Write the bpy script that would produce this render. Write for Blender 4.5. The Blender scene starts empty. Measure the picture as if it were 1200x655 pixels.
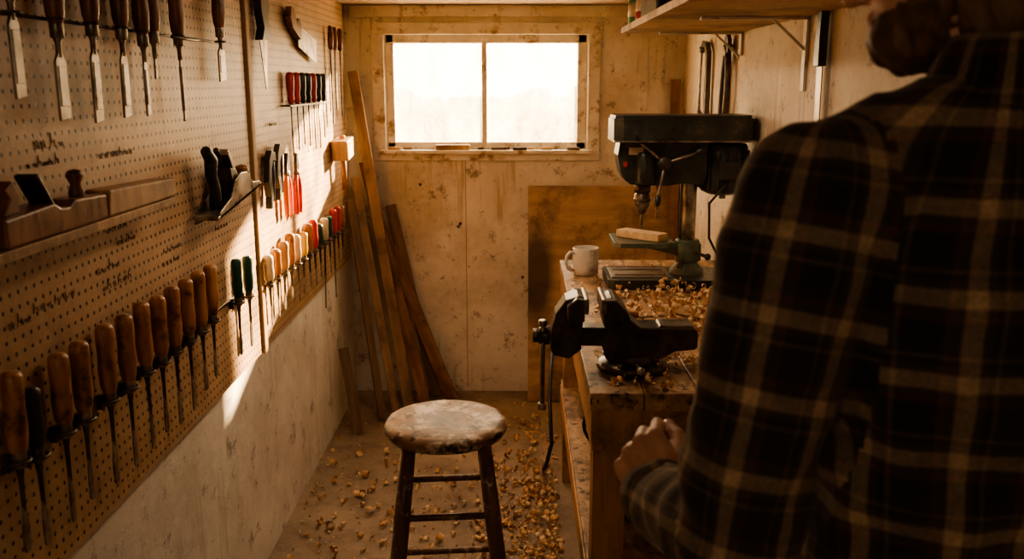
import bpy, math, random
from mathutils import Vector, Matrix, noise, Euler
random.seed(11)
S=bpy.context.scene
V=Vector
R=random.random
def U(a,b): return a+(b-a)*R()

# ---------------------------------------------------------------- materials
def nt(name):
    m=bpy.data.materials.new(name); m.use_nodes=True; t=m.node_tree; t.nodes.clear()
    o=t.nodes.new('ShaderNodeOutputMaterial'); b=t.nodes.new('ShaderNodeBsdfPrincipled')
    t.links.new(b.outputs[0],o.inputs[0]); return m,t,b
def c4(c): return (c[0],c[1],c[2],1)
def ramp(t,inp,stops,interp='LINEAR'):
    r=t.nodes.new('ShaderNodeValToRGB'); r.color_ramp.interpolation=interp
    e=r.color_ramp.elements
    while len(e)<len(stops): e.new(.5)
    for i,(p,c) in enumerate(stops): e[i].position=p; e[i].color=c4(c)
    t.links.new(inp,r.inputs[0]); return r.outputs[0]
def coords(t,stretch=(1,1,1),rnd=True):
    tc=t.nodes.new('ShaderNodeTexCoord'); out=tc.outputs['Object']
    if rnd:
        oi=t.nodes.new('ShaderNodeObjectInfo'); mu=t.nodes.new('ShaderNodeMath'); mu.operation='MULTIPLY'; mu.inputs[1].default_value=7.3
        t.links.new(oi.outputs['Random'],mu.inputs[0])
        va=t.nodes.new('ShaderNodeVectorMath'); va.operation='ADD'
        t.links.new(out,va.inputs[0]); t.links.new(mu.outputs[0],va.inputs[1]); out=va.outputs[0]
    mp=t.nodes.new('ShaderNodeMapping'); mp.inputs['Scale'].default_value=stretch
    t.links.new(out,mp.inputs[0]); return mp.outputs[0]
def nz(t,vec,scale,detail=6,rough=.6,dist=0):
    n=t.nodes.new('ShaderNodeTexNoise'); n.inputs['Scale'].default_value=scale; n.inputs['Detail'].default_value=detail
    n.inputs['Roughness'].default_value=rough; n.inputs['Distortion'].default_value=dist
    t.links.new(vec,n.inputs['Vector']); return n.outputs[0]
def mixc(t,f,a,b,mode='MIX'):
    m=t.nodes.new('ShaderNodeMix'); m.data_type='RGBA'; m.blend_type=mode
    for s,val in ((m.inputs[0],f),(m.inputs[6],a),(m.inputs[7],b)):
        if isinstance(val,bpy.types.NodeSocket): t.links.new(val,s)
        elif isinstance(val,(int,float)): s.default_value=val
        else: s.default_value=c4(val)
    return m.outputs[2]
def bumpn(t,b,h,strength=.3,dist=.01):
    n=t.nodes.new('ShaderNodeBump'); n.inputs['Strength'].default_value=strength; n.inputs['Distance'].default_value=dist
    t.links.new(h,n.inputs['Height']); t.links.new(n.outputs[0],b.inputs['Normal'])
def M(name,c1,c2,scale=8,rough=.6,metal=0,bump=.2,stretch=(1,1,1),dirt=None,dscale=3,dr=(.5,.7),lo=.35,hi=.65,dist=0,bd=.004,dirt2=None,d2=(40,.58,.66),spec=.5):
    m,t,b=nt(name); vec=coords(t,stretch); n=nz(t,vec,scale,dist=dist)
    col=ramp(t,n,[(lo,c1),(hi,c2)])
    if dirt:
        v2=coords(t); n2=nz(t,v2,dscale,8,.7)
        f=ramp(t,n2,[(dr[0],(0,0,0)),(dr[1],(1,1,1))])
        col=mixc(t,f,col,dirt)
    if dirt2:
        v2=coords(t); n2=nz(t,v2,d2[0],5,.7); col=mixc(t,ramp(t,n2,[(d2[1],(0,0,0)),(d2[2],(1,1,1))]),col,dirt2)
    t.links.new(col,b.inputs['Base Color']); b.inputs['Metallic'].default_value=metal; b.inputs['Specular IOR Level'].default_value=spec
    r=ramp(t,n,[(.3,(rough-.08,)*3),(.7,(min(1,rough+.1),)*3)]); t.links.new(r,b.inputs['Roughness'])
    if bump: bumpn(t,b,n,bump,bd)
    return m
oak=M('handle_wood',(.25,.10,.035),(.52,.26,.105),10,.36,stretch=(6,6,1),dirt=(.065,.028,.014),dscale=18,dr=(.52,.66))
oak2=M('handle_wood_dark',(.14,.055,.02),(.29,.125,.052),10,.36,stretch=(6,6,1),dirt=(.045,.02,.012),dscale=18)
blackp=M('black_handle',(.014,.014,.014),(.035,.032,.03),14,.35)
steel=M('worn_steel',(.18,.16,.135),(.44,.40,.34),22,.38,.85,.15,dirt=(.11,.065,.04),dscale=14,dr=(.50,.64))
dsteel=M('dark_steel',(.06,.053,.046),(.16,.135,.11),25,.40,.8,.2,dirt=(.09,.05,.03),dscale=12)
castg=M('cast_iron_vise',(.034,.032,.031),(.095,.087,.080),30,.34,.5,.35,dirt=(.15,.095,.062),dscale=9,dr=(.50,.66))
drillm=M('drill_press_enamel',(.024,.027,.024),(.052,.056,.048),20,.34,.1,.12,dirt=(.16,.12,.08),dscale=10,dr=(.56,.72))
greenm=M('green_enamel',(.06,.085,.055),(.12,.15,.105),20,.4,.1,.12,dirt=(.18,.14,.09),dscale=16,dr=(.48,.62))
wood=M('pine_board',(.36,.22,.12),(.55,.37,.21),5,.6,stretch=(9,9,1),dirt=(.19,.115,.06),dscale=4,dr=(.47,.64))
woodl=M('pale_wood',(.56,.38,.22),(.74,.54,.34),5,.55,stretch=(9,1,9))
woodr=M('reddish_lumber',(.18,.09,.045),(.33,.18,.09),5,.6,stretch=(9,9,1),dirt=(.10,.055,.03),dscale=5,dr=(.48,.66))
woodm=M('old_lumber',(.25,.155,.085),(.42,.28,.16),5,.6,stretch=(9,9,1),dirt=(.13,.08,.045),dscale=4,dr=(.47,.64))
woodd=M('dark_lumber',(.12,.075,.042),(.23,.145,.082),5,.65,stretch=(9,9,1))
benchtop=M('bench_top_wood',(.32,.19,.10),(.54,.36,.21),5,.5,stretch=(9,1,9),dirt=(.12,.07,.04),dscale=7,dr=(.46,.62),bump=.4,dirt2=(.04,.025,.016),d2=(30,.55,.64),spec=.4)
benchleg=M('bench_frame_wood',(.32,.17,.08),(.50,.29,.145),5,.6,stretch=(9,9,1),dirt=(.13,.075,.04),dscale=5,dr=(.48,.66))
red=M('red_plastic',(.38,.03,.015),(.55,.05,.025),10,.35,bump=0)
orange=M('orange_plastic',(.66,.12,.02),(.8,.2,.04),10,.35,bump=0)
green=M('dark_green_plastic',(.012,.055,.040),(.02,.08,.06),10,.35,bump=0)
yellow=M('yellow_plastic',(.6,.36,.05),(.7,.42,.08),10,.4,bump=0)
cream=M('cream_plastic',(.50,.41,.28),(.62,.52,.38),10,.4,bump=0)
whitem=M('white_paint_metal',(.62,.57,.48),(.75,.7,.6),10,.45,.0,.1,dirt=(.3,.2,.1),dscale=14,dr=(.54,.7))
rubber=M('black_rubber',(.01,.01,.01),(.02,.02,.02),10,.5)
ink=M('ink',(.05,.03,.02),(.10,.065,.04),10,.7)
cansg=M('can_green',(.05,.2,.06),(.08,.28,.1),10,.4,bump=0)
shavA=M('shaving_pale',(.60,.41,.24),(.78,.57,.35),30,.6)
shavB=M('shaving_tan',(.48,.27,.13),(.66,.41,.22),30,.6)
mugm=M('mug_ceramic',(.55,.49,.41),(.66,.60,.51),12,.35,bump=.05,dirt=(.30,.22,.15),dscale=14,dr=(.52,.66))

# ---------------------------------------------------------------- builder
class Bd:
    def __init__(s): s.v=[];s.f=[];s.m=[];s.sm=[];s.mats=[]
    def add(s,vs,fs,mat,smooth=False,mx=None):
        o=len(s.v)
        if mat not in s.mats: s.mats.append(mat)
        k=s.mats.index(mat)
        for p in vs:
            p=V(p); s.v.append(mx@p if mx else p)
        for f in fs: s.f.append([o+i for i in f]); s.m.append(k); s.sm.append(smooth)
        return s
    def box(s,c,sz,mat,rot=None,mx=None,taper=1):
        x,y,z=[a/2 for a in sz]
        vs=[V((sx*x*(taper if sz_>0 else 1),sy*y*(taper if sz_>0 else 1),sz_*z)) for sx in(-1,1) for sy in(-1,1) for sz_ in(-1,1)]
        m=Matrix.Translation(V(c))
        if rot: m=m@Euler(rot).to_matrix().to_4x4()
        if mx: m=mx@m
        return s.add(vs,[(0,1,3,2),(4,6,7,5),(0,4,5,1),(2,3,7,6),(0,2,6,4),(1,5,7,3)],mat,False,m)
    def lathe(s,prof,mat,seg=18,mx=None,sx=1,sy=1,smooth=True):
        vs=[];fs=[];n=len(prof)
        for r,z in prof:
            for i in range(seg):
                a=2*math.pi*i/seg; vs.append((r*math.cos(a)*sx,r*math.sin(a)*sy,z))
        for j in range(n-1):
            for i in range(seg):
                k=(i+1)%seg; fs.append((j*seg+i,j*seg+k,(j+1)*seg+k,(j+1)*seg+i))
        fs.append(tuple(range(seg-1,-1,-1))); fs.append(tuple((n-1)*seg+i for i in range(seg)))
        return s.add(vs,fs,mat,smooth,mx)
    def cyl(s,a,b,r,mat,r2=None,seg=16):
        a=V(a);b=V(b);d=b-a;L=d.length
        q=V((0,0,1)).rotation_difference(d).to_matrix().to_4x4(); mx=Matrix.Translation(a)@q
        r2=r if r2 is None else r2
        e=min(.15*min(r,r2),L*.1)
        return s.lathe([(max(r-e,1e-5),0),(r,e),(r2,L-e),(max(r2-e,1e-5),L)],mat,seg,mx)
    def tube(s,pts,rad,mat,seg=8,closed=False,fl=1.0,up=None):
        pts=[V(p) for p in pts]; n=len(pts)
        if not hasattr(rad,'__len__'): rad=[rad]*n
        vs=[];fs=[];prev=V(up) if up else V((.13,.27,1)).normalized()
        for i,p in enumerate(pts):
            if closed: d=pts[(i+1)%n]-pts[i-1]
            else: d=pts[min(i+1,n-1)]-pts[max(i-1,0)]
            d.normalize(); x=prev-d*prev.dot(d)
            if x.length<1e-4: x=d.orthogonal()
            x.normalize(); y=d.cross(x); prev=x
            for k in range(seg):
                a=2*math.pi*k/seg; vs.append(p+(x*math.cos(a)+y*math.sin(a)*fl)*rad[i])
        m=n if closed else n-1
        for j in range(m):
            j2=(j+1)%n
            for i in range(seg):
                k=(i+1)%seg; fs.append((j*seg+i,j*seg+k,j2*seg+k,j2*seg+i))
        if not closed: fs.append(tuple(range(seg-1,-1,-1))); fs.append(tuple((n-1)*seg+i for i in range(seg)))
        return s.add(vs,fs,mat,True)
    def prism(s,poly,th,mat,mx=None):
        n=len(poly); vs=[(x,y,-th/2) for x,y in poly]+[(x,y,th/2) for x,y in poly]
        fs=[tuple(range(n-1,-1,-1)),tuple(range(n,2*n))]+[(i,(i+1)%n,n+(i+1)%n,n+i) for i in range(n)]
        return s.add(vs,fs,mat,False,mx)
    def ball(s,c,r,mat,seg=16,rings=10,mx=None):
        if not hasattr(r,'__len__'): r=(r,r,r)
        vs=[];fs=[]
        for j in range(1,rings):
            th=math.pi*j/rings
            for i in range(seg):
                a=2*math.pi*i/seg; vs.append((c[0]+r[0]*math.sin(th)*math.cos(a),c[1]+r[1]*math.sin(th)*math.sin(a),c[2]-r[2]*math.cos(th)))
        for j in range(rings-2):
            for i in range(seg):
                k=(i+1)%seg; fs.append((j*seg+i,j*seg+k,(j+1)*seg+k,(j+1)*seg+i))
        b=len(vs); vs.append((c[0],c[1],c[2]-r[2])); vs.append((c[0],c[1],c[2]+r[2]))
        for i in range(seg):
            k=(i+1)%seg; fs.append((b,k,i)); fs.append((b+1,(rings-2)*seg+i,(rings-2)*seg+k))
        return s.add(vs,fs,mat,True,mx)
    def mesh(s,name):
        me=bpy.data.meshes.new(name); me.from_pydata([tuple(p) for p in s.v],[],s.f)
        for m in s.mats: me.materials.append(m)
        me.polygons.foreach_set('material_index',s.m); me.polygons.foreach_set('use_smooth',s.sm); me.update(); return me
    def obj(s,name,loc=(0,0,0),rot=(0,0,0),bevel=0,parent=None,seg=2):
        o=bpy.data.objects.new(name,s.mesh(name)); o.location=loc; o.rotation_euler=rot; S.collection.objects.link(o)
        if bevel:
            b=o.modifiers.new('b','BEVEL'); b.width=bevel; b.segments=seg; b.limit_method='ANGLE'; b.angle_limit=math.radians(50)
        if parent: o.parent=parent
        return o
def recenter(o):
    me=o.data
    xs=[v.co.copy() for v in me.vertices]
    c=V([(min(p[i] for p in xs)+max(p[i] for p in xs))/2 for i in range(3)])
    for v in me.vertices: v.co-=c
    o.location=V(o.location)+c; return o
YZ=Matrix(((0,0,1,0),(1,0,0,0),(0,1,0,0),(0,0,0,1)))
XZ=Matrix(((1,0,0,0),(0,0,-1,0),(0,1,0,0),(0,0,0,1)))
def T(*a): return Matrix.Translation(V(a))

# ---------------------------------------------------------------- room
XL,XR,YB,YF,ZC=-.862,.815,4.54,-1.6,1.975
def plaster(name,c1,c2,stain,sc=.55,amt=.5):
    m,t,b=nt(name); v=coords(t,(1,1,1),False); n=nz(t,v,2.2,10,.65)
    col=ramp(t,n,[(.38,c1),(.62,c2)])
    n2=nz(t,coords(t,(9,9,.5),False),3,5,.6); mk=nz(t,v,1.6,4,.6)
    m1=t.nodes.new('ShaderNodeMath'); m1.operation='MULTIPLY'
    t.links.new(ramp(t,n2,[(.56,(0,0,0)),(.64,(1,1,1))]),m1.inputs[0]); t.links.new(ramp(t,mk,[(.48,(0,0,0)),(.57,(amt,)*3)]),m1.inputs[1])
    col=mixc(t,m1.outputs[0],col,stain)
    n5=nz(t,v,1.9,8,.7); col=mixc(t,ramp(t,n5,[(.47,(0,0,0)),(.66,(amt,)*3)]),col,stain)
    n3=nz(t,v,9,12,.8); f3=ramp(t,n3,[(.56,(0,0,0)),(.62,(.8,.8,.8))]); col=mixc(t,f3,col,[x*sc for x in stain])
    n4=nz(t,v,34,4,.7); col=mixc(t,ramp(t,n4,[(.64,(0,0,0)),(.69,(.7,.7,.7))]),col,[x*.4 for x in stain])
    t.links.new(col,b.inputs['Base Color']); b.inputs['Roughness'].default_value=.7
    bumpn(t,b,nz(t,v,30,8,.7),.4,.006); return m
wallL=plaster('wall_left_whitewash',(.64,.60,.53),(.80,.77,.70),(.42,.35,.27))
wallB=plaster('wall_back_cream_paint',(.64,.57,.47),(.80,.74,.64),(.38,.28,.18),amt=.65,sc=.5)
wallR=plaster('wall_right_paint',(.60,.53,.43),(.74,.67,.56),(.40,.30,.20))
ceilm=plaster('ceiling_paint',(.36,.28,.20),(.46,.37,.27),(.2,.13,.08))
floorm,t,b=nt('dusty_concrete_floor')
v=coords(t,(1,1,1),False); n=nz(t,v,1.8,10,.7); col=ramp(t,n,[(.36,(.19,.138,.095)),(.5,(.28,.21,.148)),(.64,(.38,.29,.205))])
n2=nz(t,v,60,6,.8); f=ramp(t,n2,[(.53,(0,0,0)),(.68,(.75,.75,.75))]); col=mixc(t,f,col,(.50,.35,.20))
n4=nz(t,v,6,10,.8); f=ramp(t,n4,[(.50,(0,0,0)),(.64,(.65,.65,.65))]); col=mixc(t,f,col,(.11,.078,.052)); t.links.new(col,b.inputs['Base Color']); b.inputs['Roughness'].default_value=.6
bumpn(t,b,nz(t,v,45,8,.8),.5,.006)
Bd().box(((XL+XR)/2,(YB+YF)/2,-.05),(XR-XL+.3,YB-YF+.3,.1),floorm).obj('floor')
Bd().box(((XL+XR)/2,(YB+YF)/2,ZC+.05),(XR-XL+.3,YB-YF+.3,.1),ceilm).obj('ceiling')
Bd().box((XL-.06,(YB+YF)/2,ZC/2),(.12,YB-YF,ZC),wallL).obj('wall_left')
Bd().box((XR+.06,(YB+YF)/2,ZC/2),(.12,YB-YF,ZC),wallR).obj('wall_right')
Bd().box(((XL+XR)/2,YF-.06,ZC/2),(XR-XL,.12,ZC),wallR).obj('wall_front')
wx0,wx1,wz0,wz1=-.66,.335,1.275,1.835
wb=Bd(); D=.12; yc=YB+D/2
wb.box(((XL+XR)/2,yc,wz0/2),(XR-XL,D,wz0),wallB)
wb.box(((XL+XR)/2,yc,(wz1+ZC)/2),(XR-XL,D,ZC-wz1),wallB)
wb.box(((XL+wx0)/2,yc,(wz0+wz1)/2),(wx0-XL,D,wz1-wz0),wallB)
wb.box(((XR+wx1)/2,yc,(wz0+wz1)/2),(XR-wx1,D,wz1-wz0),wallB)
wb.obj('wall_back')
Bd().box((-.27,YB-.0006,.62),(.003,.0012,1.2),woodd).obj('trim_1')
Bd().box((.62,YB-.004,1.5),(.03,.008,.9),wallB).obj('trim_3',bevel=.002)
Bd().box((0,YB-.012,1.945),(XR-XL-.02,.024,.055),wallB).obj('trim_4',bevel=.003)
b=Bd()
for x,z in ((-.30,.90),(-.31,.885),(.02,.62),(-.50,1.10)): b.cyl((x,YB+.002,z),(x,YB-.004,z),.008,dsteel)
b.obj('wall_screws')

# window
wpaint=M('peeling_window_paint',(.60,.54,.44),(.76,.70,.60),9,.6,bump=.5,dirt=(.28,.19,.11),dscale=12,dr=(.53,.64))
w=Bd()
for c,s_ in (((-.1625,YB-.008,1.862),(1.11,.03,.055)),((-.1625,YB-.008,1.247),(1.13,.03,.05)),((-.695,YB-.006,1.555),(.06,.026,.6)),((.37,YB-.006,1.555),(.06,.026,.6)),
    ((-.1625,YB-.02,1.268),(1.06,.09,.018))):
    w.box(c,s_,wpaint)
fy=YB+.035
for c,s_ in (((-.1625,fy,1.815),(.99,.05,.04)),((-.1625,fy,1.295),(.99,.05,.036)),((-.64,fy,1.555),(.04,.05,.56)),((.312,fy,1.555),(.045,.05,.56)),((-.172,fy-.004,1.555),(.026,.055,.52))):
    w.box(c,s_,wpaint)
wo=w.obj('window_1',bevel=.003)
gl,t,b=nt('dirty_window_glass'); out=[n for n in t.nodes if n.type=='OUTPUT_MATERIAL'][0]; t.nodes.remove(b)
v=coords(t,(1,1,1),False); nA=nz(t,v,4.5,10,.75,.6); nB=nz(t,v,60,5,.8); nC=nz(t,coords(t,(4,1,1),False),4,7,.7)
tr=t.nodes.new('ShaderNodeBsdfTransparent'); tcx=ramp(t,nC,[(.36,(.50,.48,.43)),(.64,(.90,.88,.84))]); t.links.new(tcx,tr.inputs[0])
tl=t.nodes.new('ShaderNodeBsdfTranslucent'); tl.inputs[0].default_value=(.24,.21,.165,1)
mx=t.nodes.new('ShaderNodeMixShader')
fa=ramp(t,nA,[(.40,(.20,)*3),(.62,(.72,)*3)]); fb=ramp(t,nB,[(.56,(0,)*3),(.64,(.6,)*3)])
ad=t.nodes.new('ShaderNodeMath'); ad.operation='ADD'; ad.use_clamp=True; t.links.new(fa,ad.inputs[0]); t.links.new(fb,ad.inputs[1])
t.links.new(ad.outputs[0],mx.inputs[0]); t.links.new(tr.outputs[0],mx.inputs[1]); t.links.new(tl.outputs[0],mx.inputs[2]); t.links.new(mx.outputs[0],out.inputs[0])
g=Bd(); g.add([(-.63,fy,1.305),(.30,fy,1.305),(.30,fy,1.805),(-.63,fy,1.805)],[(0,1,2,3)],gl); g.obj('window_glass',parent=wo)
s=Bd(); s.box((-.33,YB-.03,1.29),(.17,.04,.025),wood,(0,0,.05)); s.obj('wood_offcut',bevel=.002)
s=Bd()
for i in range(22):
    x=U(-.62,.28)
    if abs(x+.33)<.13: continue
    s.box((x,YB-.035+U(-.015,.02),1.284),(U(.02,.07),U(.01,.02),U(.010,.016)),random.choice([woodd,wood,dsteel]),(0,0,U(-.3,.3)))
s.obj('windowsill_scraps')
grass=M('outside_ground',(.36,.31,.20),(.48,.41,.28),2,.9)
leaf=M('outside_foliage',(.22,.22,.15),(.38,.36,.26),3,.9)
fencem=M('outside_fence',(.36,.31,.23),(.47,.41,.31),3,.9)
Bd().box((0,20,-.1),(60,30.0,.1),grass).obj('yard_ground')
h=Bd()
for i in range(170):
    x=-8+i*.10; h.ball((x,15+U(-.6,.6),.55+U(0,.35)),(U(.25,.5),.5,U(.55,.75)+.08*math.sin(x*1.3)),leaf,8,6)
h.obj('hedge')
h=Bd()
for i in range(30): h.box((-3.2+i*.22,11,.72),(.12,.03,1.45),fencem)
h.box((0,11.05,1.2),(7,.04,.1),fencem); h.obj('garden_fence')

# ---------------------------------------------------------------- pegboards
def pegmat():
    m,t,b=nt('pegboard_hardboard'); tc=t.nodes.new('ShaderNodeTexCoord'); sx=t.nodes.new('ShaderNodeSeparateXYZ'); t.links.new(tc.outputs['Object'],sx.inputs[0])
    def mth(op,a,bv=None):
        n=t.nodes.new('ShaderNodeMath'); n.operation=op
        for i,q in enumerate((a,bv)):
            if q is None: continue
            if isinstance(q,(int,float)): n.inputs[i].default_value=q
            else: t.links.new(q,n.inputs[i])
        return n.outputs[0]
    def cell(s): return mth('SUBTRACT',mth('FRACT',mth('MULTIPLY',s,1/.0254)),.5)
    y=cell(sx.outputs[1]); z=cell(sx.outputs[2])
    d=mth('SQRT',mth('ADD',mth('MULTIPLY',y,y),mth('MULTIPLY',z,z)))
    hole=ramp(t,d,[(.14,(1,1,1)),(.18,(0,0,0))])
    v=coords(t,(1,1,1),False); col=ramp(t,nz(t,v,3,10,.7),[(.36,(.38,.25,.14)),(.64,(.55,.375,.225))])
    col=mixc(t,ramp(t,nz(t,v,90,3,.7),[(.4,(0,0,0)),(.7,(.35,.35,.35))]),col,(.24,.14,.075))
    col=mixc(t,ramp(t,nz(t,v,5,8,.75),[(.52,(0,0,0)),(.68,(.6,.6,.6))]),col,(.20,.12,.065))
    col=mixc(t,hole,col,(.012,.007,.004)); t.links.new(col,b.inputs['Base Color']); b.inputs['Roughness'].default_value=.45
    inv=mth('SUBTRACT',1.0,hole); bumpn(t,b,inv,.6,.003); return m
peg=pegmat()
edge=M('panel_edge_wood',(.28,.165,.085),(.40,.25,.13),10,.6)
p=Bd(); p.box((XL+.010,(.2+2.81)/2,(.735+ZC)/2),(.020,2.61,ZC-.737),peg); p.obj('pegboard')
p=Bd(); p.box((XL+.006,(2.865+4.46)/2,(.735+ZC)/2),(.012,1.595,ZC-.737),peg); p.obj('pegboard')
p=Bd(); p.box((XL+.015,2.842,(.730+ZC)/2),(.030,.034,ZC-.732),edge); p.obj('trim_5',bevel=.003)
PX=XL+.020
def scribble(b,y,z,n,h):
    pts=[];x=0
    for i in range(n):
        a=U(.5,1.0)*h; k=random.choice((0,1,2))
        if k==0: pts+=[(y+x,z),(y+x+h*.1,z+a),(y+x+h*.2,z+a*.3),(y+x+h*.5,z+a*.5),(y+x+h*.55,z)]
        elif k==1: pts+=[(y+x,z+.5*a),(y+x+h*.2,z),(y+x+h*.5,z+.1*a),(y+x+h*.4,z+.55*a),(y+x+h*.1,z+.4*a),(y+x+h*.6,z)]
        else: pts+=[(y+x,z+.4*a),(y+x+h*.15,z),(y+x+h*.3,z+.5*a),(y+x+h*.45,z),(y+x+h*.6,z+.5*a)]
        x+=h*U(.8,1.1)
        if R()<.4: b.tube([(PX+.0008,a_,b_) for a_,b_ in pts],.0006,ink,4); pts=[]
    if len(pts)>1: b.tube([(PX+.0008,a_,b_) for a_,b_ in pts],.0006,ink,4)
lb=Bd()
for y,z,n,h in ((1.56,1.488,4,.030),(1.53,1.458,6,.021),(1.80,1.452,7,.025),(1.80,1.30,4,.028),(1.84,1.268,5,.023),(1.5,1.21,6,.027),(1.74,1.225,4,.030),(1.76,1.188,6,.025),(2.08,1.205,5,.024),(2.07,1.175,5,.022),(1.42,1.20,3,.028),(2.45,1.20,5,.023),(3.05,1.46,5,.022),(2.3,1.24,5,.022)): scribble(lb,y,z,n,h)
lb.obj('handwritten_labels')

# ---------------------------------------------------------------- hanging tools
def chisel(name,Y,z,hl,bl,bw,hm,hr=.017,X=-.815,style='gouge',tilt=0):
    b=Bd()
    prof=[(.001,hl),(hr*.7,hl-.002),(hr*.98,hl-.01),(hr*1.0,hl*.80),(hr*.93,hl*.6),(hr*1.02,hl*.38),(hr*.9,hl*.18),(hr*.66,.012)]
    b.lathe([(r,zz) for r,zz in prof[::-1]],hm,16)
    b.lathe([(hr*.6,-.012),(hr*.68,-.01),(hr*.70,.012),(hr*.66,.016)],steel,16)
    if style=='gouge':
        b.lathe([(.0035,-bl*.55),(.0045,-.03),(.007,-.012)],dsteel,10)
        n=bw/2; b.prism([(-.0035,-bl*.5),(.0035,-bl*.5),(n,-bl*.72),(n,-bl+.006),(n*.6,-bl),(-n*.6,-bl),(-n,-bl+.006),(-n,-bl*.72)],.004,steel,YZ)
    else:
        b.lathe([(.005,-.045),(.0055,-.02),(.009,-.01)],steel,10)
        n=bw/2; b.prism([(-.005,-.035),(.005,-.035),(n,-.052),(n*1.05,-bl+.004),(-n*1.05,-bl+.0),(-n,-.052)],.005,steel,YZ)
        b.prism([(-n*.7,-.06),(n*.7,-.06),(n*.75,-bl+.025),(-n*.75,-bl+.025)],.008,steel,YZ)
    return b.obj(name,(X,Y,z),(tilt,0,0),.0008)
for Y,z,hl,bl,bw,hm in ((1.49,1.745,.15,.17,.030,oak2),(1.63,1.69,.15,.155,.036,oak2),(1.765,1.70,.15,.175,.032,oak2),(1.895,1.70,.16,.17,.032,oak2),(2.0,1.69,.15,.16,.018,oak2),(2.06,1.70,.14,.09,.010,oak2),(2.21,1.70,.13,.19,.008,oak2),(2.52,1.735,.14,.13,.05,oak2)):
    chisel('bench_chisel',Y,z,hl,bl,bw,hm,.0175,style='bevel',tilt=U(-.03,.03))
rk=Bd(); rk.tube([(-.838,1.3,1.712),(-.838,2.6,1.712)],.003,dsteel,6)
for Y in (1.49,1.63,1.765,1.895,2.0,2.21,2.52):
    rk.tube([( -.815+.014*math.cos(a),Y+.014*math.sin(a),1.712) for a in [i*math.pi/6 for i in range(12)]],.0025,dsteel,6,True)
rk.tube([(-.80,2.13,1.705),(-.80,2.30,1.705)],.004,dsteel,6)
rk.obj('chisel_rail')
row=[(1.36,1.0,oak),(1.415,.985,blackp),(1.51,.99,oak),(1.585,.985,oak),(1.69,.985,oak),(1.78,.98,oak),(1.87,.985,oak),(1.955,.98,oak),(2.04,.98,oak),(2.13,.98,oak),(2.22,.98,oak),(2.305,.985,oak),(2.525,.98,green),(2.63,.975,green)]
rr=Bd(); rr.tube([(-.838,1.2,.985),(-.838,2.7,.985)],.004,dsteel,6)
for i,(Y,z,hm) in enumerate(row):
    chisel('wood_chisel',Y,z,(.15 if hm is oak else .125)+U(-.006,.008),.17+U(-.02,.015),U(.013,.022),hm,.018 if hm is oak else .0155,tilt=U(-.04,.03))
    rr.tube([(-.815+.017*math.cos(a),Y+.017*math.sin(a),z-.002) for a in [k*math.pi/6 for k in range(12)]],.003,dsteel,6,True)
    rr.box((-.835,Y,z-.006),(.012,.012,.03),dsteel)
rr.obj('chisel_rail')
cols=[cream,oak,wood,oak,cream,yellow,oak,red,green,cream,green,red,red,oak]
rr=Bd(); rr.tube([(-.84,2.85,.945),(-.84,4.2,.93)],.003,dsteel,6)
for i in range(14):
    Y=2.88+i*.095; z=.955-.0015*i
    long_=i in(9,11)
    chisel('wood_chisel',Y,z,.105+U(-.01,.025),(.28 if long_ else .13+U(0,.03)),U(.012,.02),cols[i],.018,X=-.822,tilt=U(-.10,.10))
    rr.tube([(-.822+.016*math.cos(a),Y+.016*math.sin(a),z-.002) for a in [k*math.pi/5 for k in range(10)]],.0025,dsteel,6,True)
rr.obj('chisel_rail')
rr=Bd(); rr.box((-.835,3.58,1.522),(.04,.66,.006),dsteel)
for i in range(7):
    Y=3.31+i*.092; hm=[red,red,blackp,blackp,red,blackp,blackp][i]
    b=Bd(); b.lathe([(.006,0),(.010,.004),(.0135,.02),(.0115,.035),(.015,.06),(.0155,.10),(.011,.112),(.001,.115)],hm,12)
    b.lathe([(.003,-.20+U(0,.05)),(.003,.002)],steel,8)
    b.obj('screwdriver',(-.828,Y,1.527),(0,0,0))
rr.obj('screwdriver_rack')
b=Bd(); b.prism([(-.045,.0),(.05,.012),(.012,-.165),(.004,-.165)],.003,steel,YZ)
b.prism([(-.05,-.01),(-.02,.03),(-.045,.08),(-.05,.13),(-.01,.165),(.04,.16),(.05,.10),(.03,.06),(.055,.012),(.03,-.005)],.026,blackp,YZ)
b.obj('drywall_saw',(-.825,2.98,1.745),(0,0,0),.004)
b=Bd(); b.prism([(0,0),(.12,-.02),(.14,-.012),(.13,.04),(.10,.055),(.06,.03),(.02,.075),(-.02,.07),(-.03,.03)],.022,oak2,YZ)
b.prism([(.12,-.045),(.42,-.055),(.42,.03),(.12,.04)],.003,steel,YZ); b.box((0,.27,.035),(.008,.30,.012),steel)
b.obj('back_saw',(-.83,3.36,1.80),(-.16,0,0),.003)
for Y,L_ in ((4.06,.42),(4.15,.36),(4.27,.40)):
    b=Bd(); b.lathe([(.006,0),(.012,.01),(.014,.05),(.010,.10),(.001,.105)],oak2,12); b.box((0,0,-L_/2+.05),(.006,.02,L_-.1),dsteel)
    b.obj('file',(-.828,Y,1.745),(0,0,0),.001)
b=Bd(); b.prism([(-.07,-.045),(.07,-.045),(.075,.045),(-.075,.045)],.075,wood,YZ); b.cyl((0,0,-.05),(0,0,-.19),.012,oak); b.cyl((0,0,.045),(0,0,.06),.012,oak)
b.obj('wooden_mallet',(-.805,4.12,1.31),(.1,0,0),.006)
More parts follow.
